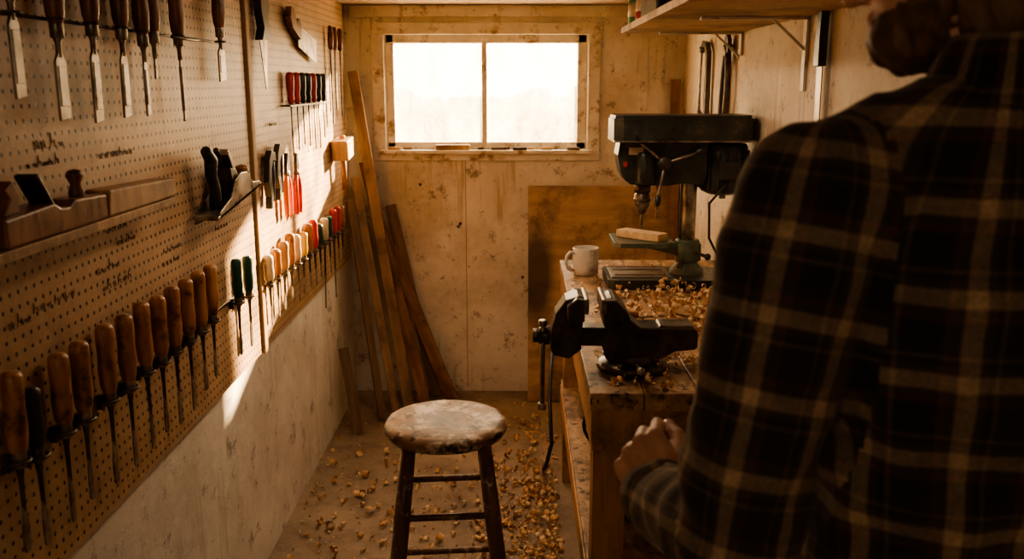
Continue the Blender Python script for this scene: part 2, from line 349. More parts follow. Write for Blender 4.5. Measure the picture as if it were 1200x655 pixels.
def pliers(Y,z,hm,open_=.02,s=1):
    b=Bd()
    for sg in(-1,1):
        b.prism([(sg*.001,.0),(sg*.02,.0),(sg*.017,.035),(sg*.006,.075),(sg*.001,.075)][::sg],.012,dsteel,YZ)
        b.tube([(0,sg*-.006,.0),(0,sg*-.02,-.025),(0,sg*-.030,-.06),(0,sg*-.028,-.11),(0,sg*-.020-sg*open_*.2,-.15)],[.007,.009,.010,.010,.008],hm,8)
    b.cyl((-.009,0,.0),(.009,0,.0),.014,dsteel)
    b.obj('pliers',(-.825,Y,z),(0,0,0),.001)
pliers(3.19,1.285,orange,.03); pliers(3.33,1.275,red)
for Y,z,k in ((2.97,1.285,0),(3.08,1.30,1)):
    b=Bd(); b.prism([(-.05,.0),(-.03,.07),(.0,.10),(.045,.09),(.05,.06),(.015,.065),(-.008,.04),(-.01,.0),(.0,-.05),(-.02,-.09),(-.035,-.09),(-.03,-.05)],.02,[blackp,dsteel][k],YZ)
    b.tube([(0,.04,.06),(0,.035,.0),(0,.02,-.07)],.007,blackp,8); b.obj('spring_clamp',(-.825,Y,z),(0,0,0),.002)

Bd().box((-.806,1.4,1.343),(.072,1.2,.018),wood).obj('plane_shelf',bevel=.002)
b=Bd(); b.prism([(-.17,0),(.17,0),(.17,.045),(.05,.05),(.03,.04),(.0,.042),(-.02,.052),(-.17,.045)],.055,oak2,YZ)
b.prism([(-.15,.045),(-.10,.045),(-.095,.075),(-.11,.10),(-.135,.085),(-.125,.07)],.024,oak2,YZ); b.prism([(.0,.03),(.01,.03),(-.045,.105),(-.055,.10)],.04,dsteel,YZ)
b.lathe([(.012,.045),(.014,.055),(.009,.07),(.016,.085),(.012,.095),(.001,.097)],oak2,12,T(0,.11,0))
b.obj('wooden_hand_plane',(-.80,1.50,1.353),(0,0,0),.004)
b=Bd(); b.prism([(-.17,0),(.17,0),(.165,.04),(-.16,.05)],.05,wood,YZ); b.obj('wood_block',(-.80,1.85,1.353),(0,0,0),.004)
b=Bd(); al=M('plane_iron_body',(.22,.20,.17),(.55,.50,.43),18,.30,.85,.15,dirt=(.09,.06,.04),dscale=16)
b.box((0,0,.004),(.06,.36,.008),al)
for sx in(-.028,.028): b.prism([(-.17,.0),(.18,.0),(.17,.014),(.11,.024),(.07,.056),(.02,.064),(-.03,.056),(-.07,.026),(-.16,.014)],.004,al,T(sx,0,0)@YZ)
b.prism([(-.02,.01),(.05,.01),(.0,.075),(-.035,.085)],.045,dsteel,YZ)
b.prism([(.035,.015),(.042,.018),(-.03,.12),(-.04,.115)],.044,steel,YZ); b.prism([(.03,.035),(.045,.04),(-.02,.125),(-.03,.12)],.036,al,YZ)
b.tube([(0,-.10,.01),(0,-.095,.05),(0,-.11,.085),(0,-.10,.115),(0,-.13,.14)],[.016,.014,.014,.016,.012],blackp,10)
b.lathe([(.012,.01),(.010,.025),(.019,.045),(.016,.058),(.001,.063)],oak2,14,T(0,.12,0))
b.tube([(0,-.03,.09),(0,-.05,.12),(0,-.06,.13)],.007,dsteel,8)
hp=b.obj('iron_hand_plane',(-.79,2.43,1.285),(.12,0,0),.0015); hp.scale=(1.1,1.1,1.2)
b=Bd(); b.box((-.81,2.44,1.272),(.07,.05,.006),dsteel); b.obj('plane_hook')

# ---------------------------------------------------------------- lumber corner
def board(name,a,bp,w,th,mat,roll=0):
    a=V(a);bp=V(bp);d=bp-a;L_=d.length
    q=V((0,0,1)).rotation_difference(d).to_matrix().to_4x4()
    o=Bd().box((0,0,0),(w,th,L_),mat).obj(name,(a+bp)/2,(0,0,0),.002); o.rotation_euler=(q@Matrix.Rotation(roll,4,'Z')).to_euler(); return o
board('lumber_board',(-.55,4.26,.01),(-.81,4.47,1.66),.05,.02,woodm)
board('lumber_board',(-.60,4.16,.01),(-.805,4.40,1.15),.04,.025,woodm,.2)
board('lumber_board',(-.47,4.30,.01),(-.77,4.48,1.22),.055,.02,woodr)
board('lumber_board',(-.34,4.38,.01),(-.72,4.49,.95),.06,.02,woodr)
board('lumber_board',(-.66,4.10,.01),(-.815,4.30,1.05),.035,.02,woodd,.4)
board('lumber_board',(-.43,4.44,.01),(-.65,4.515,1.0),.05,.015,woodd)
board('lumber_board',(-.74,3.92,.01),(-.83,4.06,.38),.045,.02,woodd)
plym,t,b=nt('plywood_sheet'); v=coords(t,(1.2,1,5),False)
col=ramp(t,nz(t,v,3,8,.6,.6),[(.36,(.31,.195,.11)),(.64,(.48,.325,.19))])
v2=coords(t,(1,1,1),False); col=mixc(t,ramp(t,nz(t,v2,3.2,8,.75),[(.49,(0,0,0)),(.60,(.8,.8,.8))]),col,(.15,.09,.052))
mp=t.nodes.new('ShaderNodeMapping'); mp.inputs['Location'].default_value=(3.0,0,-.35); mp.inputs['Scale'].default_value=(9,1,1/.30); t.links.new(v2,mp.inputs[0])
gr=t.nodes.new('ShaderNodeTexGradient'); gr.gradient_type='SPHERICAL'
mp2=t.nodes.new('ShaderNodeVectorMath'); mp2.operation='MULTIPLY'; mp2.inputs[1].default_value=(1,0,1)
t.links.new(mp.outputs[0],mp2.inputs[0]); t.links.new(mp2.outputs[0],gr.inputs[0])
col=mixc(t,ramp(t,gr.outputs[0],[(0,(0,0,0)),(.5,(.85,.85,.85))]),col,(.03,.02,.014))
t.links.new(col,b.inputs['Base Color']); b.inputs['Roughness'].default_value=.6
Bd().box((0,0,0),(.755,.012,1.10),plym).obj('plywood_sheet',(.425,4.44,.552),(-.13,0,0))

# ---------------------------------------------------------------- workbench
bx0,bx1,by0,by1,bz=.165,.80,1.97,3.58,.90
w=Bd()
for i in range(5):
    x=bx0+(bx1-bx0)*(i+.5)/5; w.box((x,(by0+by1)/2,bz-.0225),((bx1-bx0)/5-.002,by1-by0,.045),benchtop)
w.box((bx0+.022,(by0+by1)/2,bz-.10),(.03,by1-by0-.03,.10),benchleg)
w.box(((bx0+bx1)/2,by0+.025,bz-.085),(bx1-bx0-.01,.035,.085),benchleg)
w.box(((bx0+bx1)/2,by1-.025,bz-.10),(bx1-bx0-.01,.035,.10),benchleg)
for x in(bx0+.055,bx1-.05):
    for y in(by0+.09,by1-.13): w.box((x,y,(bz-.045)/2),(.08,.08,bz-.045),benchleg)
w.box(((bx0+bx1)/2,(by0+by1)/2,.40),(bx1-bx0-.02,by1-by0-.12,.022),benchtop)
w.box((bx0+.02,(by0+by1)/2,.36),(.03,by1-by0-.15,.07),benchleg)
w.obj('workbench',bevel=.003)
b=Bd()
for k in range(3):
    b.tube([(.31+(.10-.01*k)*math.cos(a),2.72+.02*math.sin(2*a),.53+(.10-.01*k)*math.sin(a)+.014*k) for a in [i*math.pi/12 for i in range(24)]],.006,rubber,6,True)
recenter(b.obj('coiled_cable'))
b=Bd(); b.lathe([(.001,0),(.05,0),(.052,.01),(.052,.15),(.045,.17),(.018,.19),(.018,.22),(.001,.22)],M('tin_paint',(.2,.16,.12),(.35,.3,.22),10,.4,.3),18); b.obj('paint_tin',(.27,3.1,.412))
b=Bd(); b.box((0,0,.07),(.2,.22,.14),M('crate_dark',(.05,.035,.025),(.1,.07,.045),10,.7)); b.obj('parts_box',(.36,2.42,.412),bevel=.004)
b=Bd(); b.lathe([(.001,0),(.04,0),(.04,.14),(.015,.19),(.015,.22),(.001,.22)],M('bottle_grey',(.4,.4,.38),(.5,.5,.47),10,.3),16); b.obj('spray_bottle',(.24,2.20,.412))
b=Bd(); b.tube([(.13,3.62,.012),(.10,3.5,.02),(.11,3.35,.10),(.13,3.3,.22),(.125,3.4,.34),(.13,3.5,.42),(.14,3.6,.50)],.008,rubber,8); recenter(b.obj('power_cord'))

# ---------------------------------------------------------------- vise
b=Bd(); cy=2.16
def XP(poly,th,mat,y=cy): b.prism(poly,th,mat,T(0,y,0)@XZ)
b.lathe([(.001,.901),(.085,.901),(.088,.906),(.088,.918),(.075,.926),(.06,.928),(.055,.945),(.001,.947)],castg,28,T(.285,cy,0))
for a in(.5,2.6,4.2,5.6): b.cyl((.285+.075*math.cos(a),cy+.075*math.sin(a),.915),(.285+.075*math.cos(a),cy+.075*math.sin(a),.932),.009,steel,seg=6)
b.cyl((.285,cy-.07,.935),(.285,cy-.16,.945),.005,steel); b.ball((.285,cy-.165,.9455),.010,steel,10,8)
XP([(.215,.935),(.35,.935),(.385,.955),(.435,.960),(.44,.968),(.44,1.008),(.43,1.014),(.30,1.016),(.275,1.035),(.26,1.07),(.225,1.092),(.205,1.088),(.205,1.03),(.218,1.00),(.205,.97)],.085,castg)
XP([(.20,1.055),(.212,1.055),(.212,1.094),(.20,1.094)],.135,steel)
XP([(.206,1.03),(.25,1.04),(.262,1.065),(.235,1.09),(.206,1.09)],.13,castg)
XP([(.345,1.012),(.43,1.012),(.43,1.02),(.345,1.02)],.07,steel)
XP([(.10,.965),(.24,.965),(.24,1.012),(.10,1.012)],.055,castg)
XP([(.085,.945),(.125,.935),(.155,.96),(.158,1.05),(.16,1.092),(.145,1.095),(.115,1.085),(.09,1.05),(.078,1.0),(.078,.965)],.08,castg)
XP([(.158,1.055),(.17,1.055),(.17,1.094),(.158,1.094)],.135,steel)
XP([(.12,1.035),(.16,1.035),(.16,1.09),(.14,1.093),(.118,1.075)],.13,castg)
b.cyl((.085,cy,.985),(.05,cy,.985),.024,castg); b.cyl((.05,cy,.985),(.035,cy,.985),.018,dsteel); b.cyl((.12,cy,.985),(.32,cy,.985),.014,steel)
b.cyl((.060,cy-.012,.80),(.060,cy-.012,1.02),.0065,steel); b.cyl((.060,cy-.012,.795),(.060,cy-.012,.812),.011,steel); b.cyl((.060,cy-.012,1.012),(.060,cy-.012,1.028),.011,steel)
vo=b.obj('bench_vise',bevel=.004); recenter(vo)

# ---------------------------------------------------------------- drill press
b=Bd(); cy=3.15; z0=.901; cx=.60
b.prism([(-.29,-.11),(-.27,-.125),(.10,-.125),(.12,-.105),(.12,.105),(.10,.125),(-.27,.125),(-.29,.11)],.035,drillm,T(cx,cy,z0+.0175))
for yy in(-.045,.045): b.box((cx-.17,cy+yy,z0+.037),(.18,.014,.006),dsteel)
b.box((cx-.17,cy,z0+.0365),(.21,.17,.004),steel)
b.lathe([(.001,.03),(.062,.03),(.06,.05),(.04,.075),(.036,.095),(.001,.095)],greenm,20,T(cx,cy,z0))
for a in(.8,2.4,3.9,5.5): b.cyl((cx+.05*math.cos(a),cy+.05*math.sin(a),z0+.045),(cx+.05*math.cos(a),cy+.05*math.sin(a),z0+.06),.007,steel,seg=6)
b.cyl((cx,cy,z0+.05),(cx,cy,1.42),.026,steel,seg=24)
b.box((cx-.027,cy,1.15),(.008,.012,.45),dsteel)
zt=1.055
b.prism([(-.27,-.10),(-.25,-.115),(-.08,-.115),(-.06,-.10),(-.06,.10),(-.08,.115),(-.25,.115),(-.27,.10)],.016,greenm,T(cx,cy,zt))
b.prism([(-.20,0),(.03,-.06),(.045,-.06),(.045,.0)],.05,greenm,T(cx,cy,zt-.009)@XZ)
b.lathe([(.001,0),(.042,0),(.044,.01),(.044,.07),(.040,.08),(.001,.08)],greenm,20,T(cx,cy,zt-.075))
b.cyl((cx+.03,cy-.04,zt-.04),(cx+.05,cy-.10,zt-.04),.006,dsteel); b.ball((cx+.052,cy-.105,zt-.04),.012,blackp,10,8)
b.prism([(-.235,1.275),(-.215,1.26),(-.09,1.255),(-.04,1.265),(.035,1.26),(.045,1.30),(.045,1.41),(-.255,1.41),(-.262,1.36),(-.25,1.30)],.13,drillm,T(cx,cy,0)@XZ)
b.prism([(-.28,-.09),(-.25,-.115),(.15,-.115),(.185,-.10),(.20,-.06),(.20,.06),(.185,.10),(.15,.115),(-.25,.115),(-.28,.09),(-.29,0)],.074,drillm,T(cx,cy,1.448))
b.prism([(-.275,-.085),(-.25,-.107),(.15,-.107),(.18,-.09),(.19,-.06),(.19,.06),(.18,.09),(.15,.107),(-.25,.107),(-.275,.085),(-.285,0)],.012,drillm,T(cx,cy,1.490))
b.box((cx-.04,cy,1.410),(.48,.235,.006),steel)
qx=cx-.165
b.lathe([(.001,0),(.034,0),(.036,.006),(.036,.10),(.03,.11),(.001,.11)],drillm,20,T(qx,cy-.055,1.262))
b.cyl((qx,cy,1.262),(qx,cy,1.225),.030,dsteel); b.lathe([(.016,0),(.024,.012),(.029,.022),(.029,.050),(.020,.066),(.001,.066)],steel,20,T(qx,cy,1.165))
b.lathe([(.0295,.030),(.0305,.031),(.0305,.040),(.0295,.041)],dsteel,20,T(qx,cy,1.165))
b.lathe([(.010,-.016),(.017,0),(.017,.01)],dsteel,14,T(qx,cy,1.165))
b.lathe([(.001,0),(.0055,.008),(.0055,.07)],steel,10,T(qx,cy,1.094))
b.cyl((qx+.045,cy-.045,1.26),(qx+.045,cy-.045,1.14),.004,steel)
hub=V((cx-.105,cy-.085,1.335)); b.cyl((hub.x,cy-.06,hub.z),(hub.x,cy-.105,hub.z),.024,dsteel)
for a in(-1.75,.35,2.45):
    e=hub+V((math.cos(a)*.12,-.02,math.sin(a)*.12)); b.cyl(hub+V((0,-.012,0)),e,.0050,steel); b.lathe([(.006,0),(.011,.01),(.013,.025),(.009,.038),(.001,.04)],blackp,12,T(*e)@V((0,0,1)).rotation_difference(e-hub).to_matrix().to_4x4()@T(0,0,-.012))
b.box((cx-.20,cy-.068,1.375),(.05,.006,.025),cream); b.box((cx-.235,cy-.067,1.33),(.014,.006,.018),red)
b.lathe([(.001,0),(.05,.0),(.075,.012),(.08,.02),(.08,.165),(.074,.175),(.05,.18),(.001,.18)],drillm,26,T(cx+.115,cy,1.222))
for i in range(16):
    a=i*math.pi/8; b.box((0,0,0),(.012,.006,.13),drillm,mx=T(cx+.115,cy,1.31)@Matrix.Rotation(a,4,'Z')@T(.082,0,0))
b.box((cx+.115,cy-.085,1.31),(.07,.03,.06),drillm)
b.cyl((cx+.115,cy,1.222),(cx+.115,cy,1.205),.012,steel); b.box((cx+.04,cy,1.36),(.10,.06,.05),drillm)
b.tube([(cx+.12,cy-.09,1.28),(cx+.05,cy-.10,1.20),(cx+.055,cy-.10,1.08),(cx+.10,cy-.12,.99),(cx+.15,cy-.16,.93),(cx+.17,cy-.2,.91)],.0045,rubber,8)
dp=b.obj('drill_press',bevel=.003); recenter(dp)
b=Bd(); b.prism([(-.09,-.03),(.09,-.03),(.09,.03),(-.09,.03)],.026,woodl); b.obj('wood_workpiece',(cx-.165,cy-.01,zt+.022),(0,0,-.75),.002)
b=Bd(); b.lathe([(.001,.0),(.040,.0),(.045,.004),(.048,.02),(.049,.10),(.047,.103),(.045,.10),(.044,.012),(.001,.010)],mugm,32)
b.tube([(.045,0,.085),(.062,0,.088),(.076,0,.075),(.080,0,.052),(.072,0,.028),(.045,0,.018)],.0065,mugm,10)
b.lathe([(.001,.0),(.0445,.0),(.0445,.002),(.001,.002)],M('coffee',(.03,.012,.005),(.04,.016,.008),3,.15),24,T(0,0,.075))
b.obj('coffee_mug',(.25,3.29,.901),(0,0,3.5))
b=Bd(); b.prism([(-.13,-.02),(.12,-.035),(.13,.03),(-.10,.04)],.02,woodl); b.obj('wood_offcut',(.56,2.67,.912),(0,0,-.7),.002)
b=Bd(); b.prism([(-.1,-.02),(.1,-.02),(.1,.02),(-.1,.02)],.018,wood); b.obj('wood_offcut',(.64,2.45,.911),(0,0,.35),.002)
b=Bd(); b.tube([(-.10,0,.016),(-.06,0,.018),(0,0,.017)],[.012,.015,.009],oak2,10); b.box((.06,0,.012),(.12,.018,.004),steel); b.obj('marking_knife',(.36,2.62,.901),(0,0,.15),.001)
b=Bd(); b.box((0,0,.03),(.10,.10,.06),dsteel); b.cyl((-.02,0,.06),(-.02,0,.10),.012,dsteel); b.box((.02,.02,.075),(.05,.05,.03),blackp); b.obj('drill_vise',(.735,2.93,.901),(0,0,.0),.004)

# ---------------------------------------------------------------- stool
stm=M('stool_seat_worn',(.13,.065,.034),(.30,.17,.095),9,.46,dirt=(.62,.50,.36),dscale=12,dr=(.50,.57),bump=.5,dirt2=(.035,.018,.011),d2=(26,.53,.58),spec=.4)
stl=M('stool_leg_dark',(.10,.052,.028),(.21,.115,.06),8,.38,stretch=(5,5,1),dirt=(.45,.35,.24),dscale=30,dr=(.56,.63))
b=Bd(); b.lathe([(.001,.672),(.145,.672),(.158,.676),(.165,.688),(.166,.700),(.160,.709),(.145,.713),(.06,.710),(.001,.709)],stm,48)
for sx in(-1,1):
    for sy in(-1,1):
        top=V((sx*.098,sy*.098,.675)); bot=V((sx*.172,sy*.172,0))
        b.tube([bot.lerp(top,k) for k in (0,.05,.3,.55,.62,.7,1)],[.014,.0165,.020,.022,.0215,.022,.019],stl,14)
def legp(sx,sy,z): k=z/.675; return V((sx*.172,sy*.172,0)).lerp(V((sx*.098,sy*.098,.675)),k)
for z,prs in ((.485,((-1,-1,1,-1),(-1,1,1,1))),(.40,((-1,-1,-1,1),(1,-1,1,1))),(.24,((-1,-1,1,-1),(-1,1,1,1))),(.17,((-1,-1,-1,1),(1,-1,1,1)))):
    for a in prs: b.cyl(legp(a[0],a[1],z),legp(a[2],a[3],z),.0095,stl)
b.obj('wooden_stool',(-.197,2.29,0),(0,0,.09))

# ---------------------------------------------------------------- right wall things
Bd().box((.597,2.55,1.795),(.425,1.90,.022),wood).obj('wall_shelf',bevel=.002)
def bracket(Y,zb):
    b=Bd(); b.box((.809,Y,(zb+1.783)/2),(.008,.028,1.783-zb),whitem); b.box((.66,Y,1.779),(.30,.028,.008),whitem)
    b.prism([(.806,1.69),(.806,1.70),(.72,1.776),(.71,1.776)],.008,whitem,T(0,Y,0)@XZ); b.obj('shelf_bracket')
bracket(2.62,1.58); bracket(3.38,1.70)
b=Bd(); b.lathe([(.001,0),(.034,0),(.035,.003),(.035,.13),(.033,.135),(.001,.135)],cansg,20); b.lathe([(.0353,.03),(.0356,.03),(.0356,.08),(.0353,.08)],cream,20); b.lathe([(.0353,.095),(.0356,.095),(.0356,.118),(.0353,.118)],red,20); b.obj('spray_can',(.435,3.42,1.808))
b=Bd(); b.lathe([(.001,0),(.038,0),(.038,.11),(.001,.11)],cream,20); b.lathe([(.0383,.0),(.0386,.0),(.0386,.04),(.0383,.04)],red,20); b.obj('tin_can',(.45,3.30,1.808))
b=Bd(); b.box((0,0,.035),(.16,.22,.07),blackp); b.box((0,0,.078),(.12,.16,.016),rubber); b.obj('tool_case',(.50,3.05,1.808),(0,0,.1),.008)
b=Bd(); b.box((0,0,.05),(.24,.3,.10),M('cardboard',(.35,.22,.12),(.42,.28,.16),8,.8)); b.obj('cardboard_box',(.62,2.5,1.808),bevel=.002)
# hacksaw, heavy frame
b=Bd(); b.prism([(-.115,-.15),(-.085,-.15),(-.085,-.08),(-.085,.10),(-.06,.135),(-.02,.145),(.04,.12),(.05,.14),(-.01,.17),(-.075,.16),(-.112,.12),(-.115,-.02)],.022,dsteel,YZ)
b.tube([(0,.045,.13),(0,.06,.02),(0,.055,-.13)],[.006,.006,.007],steel,6); b.tube([(0,-.095,-.14),(0,-.02,-.155),(0,.055,-.13)],.010,blackp,8)
b.obj('hacksaw',(.795,3.98,1.61),bevel=.003)
b=Bd()
for sg in(-1,1): b.tube([(0,sg*.014,.08),(0,sg*.036,.02),(0,sg*.042,-.08),(0,sg*.028,-.17)],[.013,.013,.014,.015],[blackp,dsteel][sg<0],8); b.prism([(0,.08),(sg*.042,.09),(sg*.034,.13),(sg*.004,.16)][::sg],.016,dsteel,YZ)
b.cyl((-.012,0,.09),(.012,0,.09),.018,steel); b.obj('bolt_cutter',(.79,3.52,1.63),(.08,0,0),.002)
b=Bd(); b.prism([(-.018,0),(.022,0),(.025,.06),(.015,.10),(.022,.145),(.0,.155),(-.020,.14),(-.015,.08)],.022,blackp,YZ); b.prism([(-.026,-.16),(.016,-.145),(.024,0),(-.022,0)],.003,steel,YZ); b.obj('pull_saw',(.795,2.44,1.645),(0,0,0),.003)
b=Bd()
for Y,z in ((3.98,1.75),(3.52,1.74),(2.44,1.79)): b.cyl((.813,Y,z),(.775,Y,z),.004,dsteel)
b.obj('wall_hooks')
board('lumber_board',(.765,4.34,.01),(.765,4.49,1.62),.05,.02,woodr)

# ---------------------------------------------------------------- shavings
def shaving(b,c,s,mat):
    r=s*U(.35,.8); w=s*U(.5,1.1); turns=U(.5,1.5); n=int(5+turns*5); m=T(*c)@Euler((U(0,6.28),U(0,6.28),U(0,6.28))).to_matrix().to_4x4()
    vs=[];fs=[]; pit=U(-.5,1.2)*s
    for i in range(n+1):
        a=turns*2*math.pi*i/n; rr_=r*(1-.35*i/n)
        for k in(0,1): vs.append((rr_*math.cos(a),rr_*math.sin(a),w*k+pit*i/n-w/2))
    for i in range(n): fs.append((2*i,2*i+1,2*i+3,2*i+2))
    b.add(vs,fs,mat,True,m)
def flo(b,x,y,s): shaving(b,(x,y,s*.55+.001),s,random.choice([shavA,shavB]))
b=Bd()
for i in range(800): flo(b,U(-.84,.12),U(1.6,4.4),U(.003,.011))
for i in range(650):
    a=abs(random.gauss(0,.16)); x=.15-a; y=random.gauss(3.0,.5)
    if x>-.6 and y<4.2: shaving(b,(x,y,U(.005,.012)+max(0,.06-a*.35)*R()),U(.007,.022),random.choice([shavA,shavB]))
for i in range(130):
    x=random.gauss(-.55,.18); y=random.gauss(3.0,.5); x=max(x,-.82); flo(b,x,y,U(.008,.028))
for i in range(80): flo(b,random.gauss(-.1,.25),random.gauss(2.9,.6),U(.010,.024))
b.obj('floor_wood_shavings')
b=Bd()
for i in range(560):
    x=random.gauss(.55,.16); y=random.gauss(2.72,.26)
    if x<.18 or x>.79 or y<2.0 or y>3.5: continue
    if y>3.0 and R()<.7: continue
    h_=max(0,.040-((x-.55)**2/.04+(y-2.8)**2/.12)*.02)
    shaving(b,(x,y,.908+h_*R()+.004),U(.006,.018),random.choice([shavA,shavB]))
for i in range(260):
    x=U(.19,.78); y=U(2.0,3.5); shaving(b,(x,y,.908),U(.003,.010),random.choice([shavA,shavB]))
for i in range(90):
    shaving(b,(U(.20,.6),U(1.99,2.25),.912),U(.005,.014),random.choice([shavA,shavB]))
b.obj('bench_wood_shavings')

# ---------------------------------------------------------------- man
def remesh(b,name,voxel,smooth,mats):
    o=b.obj(name+'_tmp'); r=o.modifiers.new('r','REMESH'); r.mode='VOXEL'; r.voxel_size=voxel; r.use_smooth_shade=True
    s_=o.modifiers.new('s','SMOOTH'); s_.factor=.5; s_.iterations=smooth
    dg=bpy.context.evaluated_depsgraph_get(); dg.update(); me=bpy.data.meshes.new_from_object(o.evaluated_get(dg))
    bpy.data.objects.remove(o); me.name=name; me.materials.clear()
    for m in mats: me.materials.append(m)
    for p in me.polygons: p.use_smooth=True; p.material_index=0
    n=bpy.data.objects.new(name,me); S.collection.objects.link(n); return n
def chain(b,pts,rad,mat,seg=16):
    pts=[V(p) for p in pts]
    for i,p in enumerate(pts): b.ball(p,rad[i],mat,seg,10)
    for i in range(len(pts)-1):
        a,c=pts[i],pts[i+1]; d=c-a; q=V((0,0,1)).rotation_difference(d).to_matrix().to_4x4()
        b.lathe([(rad[i],0),(rad[i+1],d.length)],mat,seg,T(*a)@q)
def loft(b,rings,mat,seg=32):
    vs=[];fs=[]
    for (cx_,cy_,z,rx,ry) in rings:
        for i in range(seg):
            a=2*math.pi*i/seg; ca,sa=math.cos(a),math.sin(a); e=.85
            vs.append((cx_+rx*math.copysign(abs(ca)**e,ca),cy_+ry*math.copysign(abs(sa)**e,sa),z))
    for j in range(len(rings)-1):
        for i in range(seg):
            k=(i+1)%seg; fs.append((j*seg+i,j*seg+k,(j+1)*seg+k,(j+1)*seg+i))
    fs.append(tuple(range(seg-1,-1,-1))); fs.append(tuple((len(rings)-1)*seg+i for i in range(seg)))
    b.add(vs,fs,mat,True)
MO=V((.50,.93,0)); YAW=.20
RM=Matrix.Rotation(YAW,4,'Z'); INV=(Matrix.Translation(MO)@RM).inverted()
def loc(p): return INV@V(p)
man=bpy.data.objects.new('man',None); S.collection.objects.link(man); man.location=MO; man.rotation_euler=(0,0,YAW)
pm,t,bs=nt('plaid_flannel'); uv=t.nodes.new('ShaderNodeUVMap'); uv.uv_map='plaid'
tv=coords(t,(1,1,1),False)
sx=t.nodes.new('ShaderNodeSeparateXYZ'); t.links.new(uv.outputs[0],sx.inputs[0])
def band(o,P):
    m1=t.nodes.new('ShaderNodeMath'); m1.operation='MULTIPLY'; m1.inputs[1].default_value=1/P; t.links.new(o,m1.inputs[0])
    m2=t.nodes.new('ShaderNodeMath'); m2.operation='FRACT'; t.links.new(m1.outputs[0],m2.inputs[0])
    k=(.006,.006,.006); br=(.050,.032,.022); cr=(.36,.27,.18); rs=(.085,.030,.020)
    return ramp(t,m2.outputs[0],[(0,k),(.34,k),(.36,rs),(.41,rs),(.43,br),(.50,br),(.53,cr),(.70,cr),(.73,br),(.80,br),(.82,k),(.88,k),(.90,(.12,.08,.05)),(.93,(.12,.08,.05)),(.95,k)])
cu=band(sx.outputs[0],.074); cv=band(sx.outputs[1],.080); col=mixc(t,.5,cu,cv)
mm=mixc(t,1.0,cu,cv,'MULTIPLY'); col=mixc(t,1.0,col,mm,'ADD')
nn=nz(t,tv,220,3,.7); col=mixc(t,ramp(t,nn,[(.35,(.0,)*3),(.7,(.5,)*3)]),col,(.02,.014,.01))
col=mixc(t,ramp(t,nz(t,tv,14,6,.7),[(.4,(.0,)*3),(.65,(.35,)*3)]),col,(.015,.011,.009))
t.links.new(col,bs.inputs['Base Color']); bs.inputs['Roughness'].default_value=.95; bs.inputs['Sheen Weight'].default_value=.15; bs.inputs['Sheen Tint'].default_value=(1,.8,.6,1)
bumpn(t,bs,nn,.4,.002)
shL=loc((.287,.888,1.482)); elL=loc((.222,.845,1.14)); wrL=loc((.190,1.095,1.065))
shR=V((.185,.01,1.482)); elR=V((.235,.03,1.15)); wrR=V((.17,.27,1.10))
tmp=blackp
b=Bd()
loft(b,[(0,0,.80,.175,.125),(0,0,.90,.18,.13),(0,0,1.02,.172,.122),(0,-.0,1.15,.178,.122),(0,-.008,1.30,.19,.13),(0,-.012,1.40,.192,.128),(0,-.012,1.47,.185,.115),(0,-.01,1.53,.14,.095),(0,-.005,1.575,.095,.078),(0,.0,1.615,.068,.068)],tmp)
for s_,e_,w_ in((shL,elL,wrL),(shR,elR,wrR)):
    mid=s_.lerp(e_,.5); chain(b,[s_+V((.05 if s_.x<0 else -.05,0,-.0)),s_,s_.lerp(e_,.25),mid,e_,e_.lerp(w_,.5),w_],[.078,.077,.074,.070,.062,.056,.046],tmp,20)
    chain(b,[V((0,-.01,1.565)),s_.lerp(V((0,-.01,1.565)),.5)+V((0,0,.008)),s_+V((0,0,.016))],[.062,.064,.062],tmp,20)
shirt=remesh(b,'plaid_shirt',.008,4,[pm])
arms=[[(shL,elL,0),(elL,wrL,(elL-shL).length)],[(shR,elR,0),(elR,wrR,(elR-shR).length)]]
def segd(p,a,c):
    d=c-a; k=max(0,min(1,(p-a).dot(d)/d.dot(d))); return (p-(a+d*k)).length,(p-a).dot(d)/d.length
def plaid_uv(o,force_torso=False):
    me=o.data; uvl=me.uv_layers.new(name='plaid')
    for p in me.polygons:
        c=p.center; best=None
        if not force_torso:
            for arm in arms:
                sgn=-1 if arm[0][0].x<0 else 1
                for si,(a,e,off) in enumerate(arm):
                    dd,al=segd(c,a,e)
                    ok=dd<.10 and (sgn*c.x>.165 or (si==1 and c.y>.15))
                    if ok and (best is None or dd<best[0]): best=(dd,a,e,off)
        if best:
            _,a,e,off=best; d=(e-a).normalized(); x=V((1,0,0)); x=(x-d*x.dot(d)).normalized(); y=d.cross(x)
            c0=math.atan2((c-a).dot(y),(c-a).dot(x))
            for li in p.loop_indices:
                q=me.vertices[me.loops[li].vertex_index].co; an=math.atan2((q-a).dot(y),(q-a).dot(x))
                while an-c0>math.pi: an-=2*math.pi
                while an-c0<-math.pi: an+=2*math.pi
                uvl.data[li].uv=(an*.072+.03,(q-a).dot(d)+off+.02)
        else:
            c0=math.atan2(c.x,-c.y)
            for li in p.loop_indices:
                q=me.vertices[me.loops[li].vertex_index].co; an=math.atan2(q.x,-q.y)
                while an-c0>math.pi: an-=2*math.pi
                while an-c0<-math.pi: an+=2*math.pi
                uvl.data[li].uv=(an*.15+.01,q.z)
plaid_uv(shirt)
me=shirt.data; nrm=[v.normal.copy() for v in me.vertices]
for v,nn_ in zip(me.vertices,nrm):
    p=v.co; q=V((p.x*7+p.z*5,p.y*7,p.z*9-p.x*6)); f=1-abs(noise.noise(q))*2; g_=noise.noise(p*22)
    f2=1-abs(noise.noise(V((p.x*16-p.z*9,p.y*14,p.z*12+p.x*8))))*2
    dd=min(segd(p,elL,elL+V((0,0,.01)))[0],.15)/.15
    v.co=p+nn_*((.010*(f-.4)+.005*(f2-.4))*(1.6-.8*dd)+.002*g_)
me.update(); shirt.parent=man
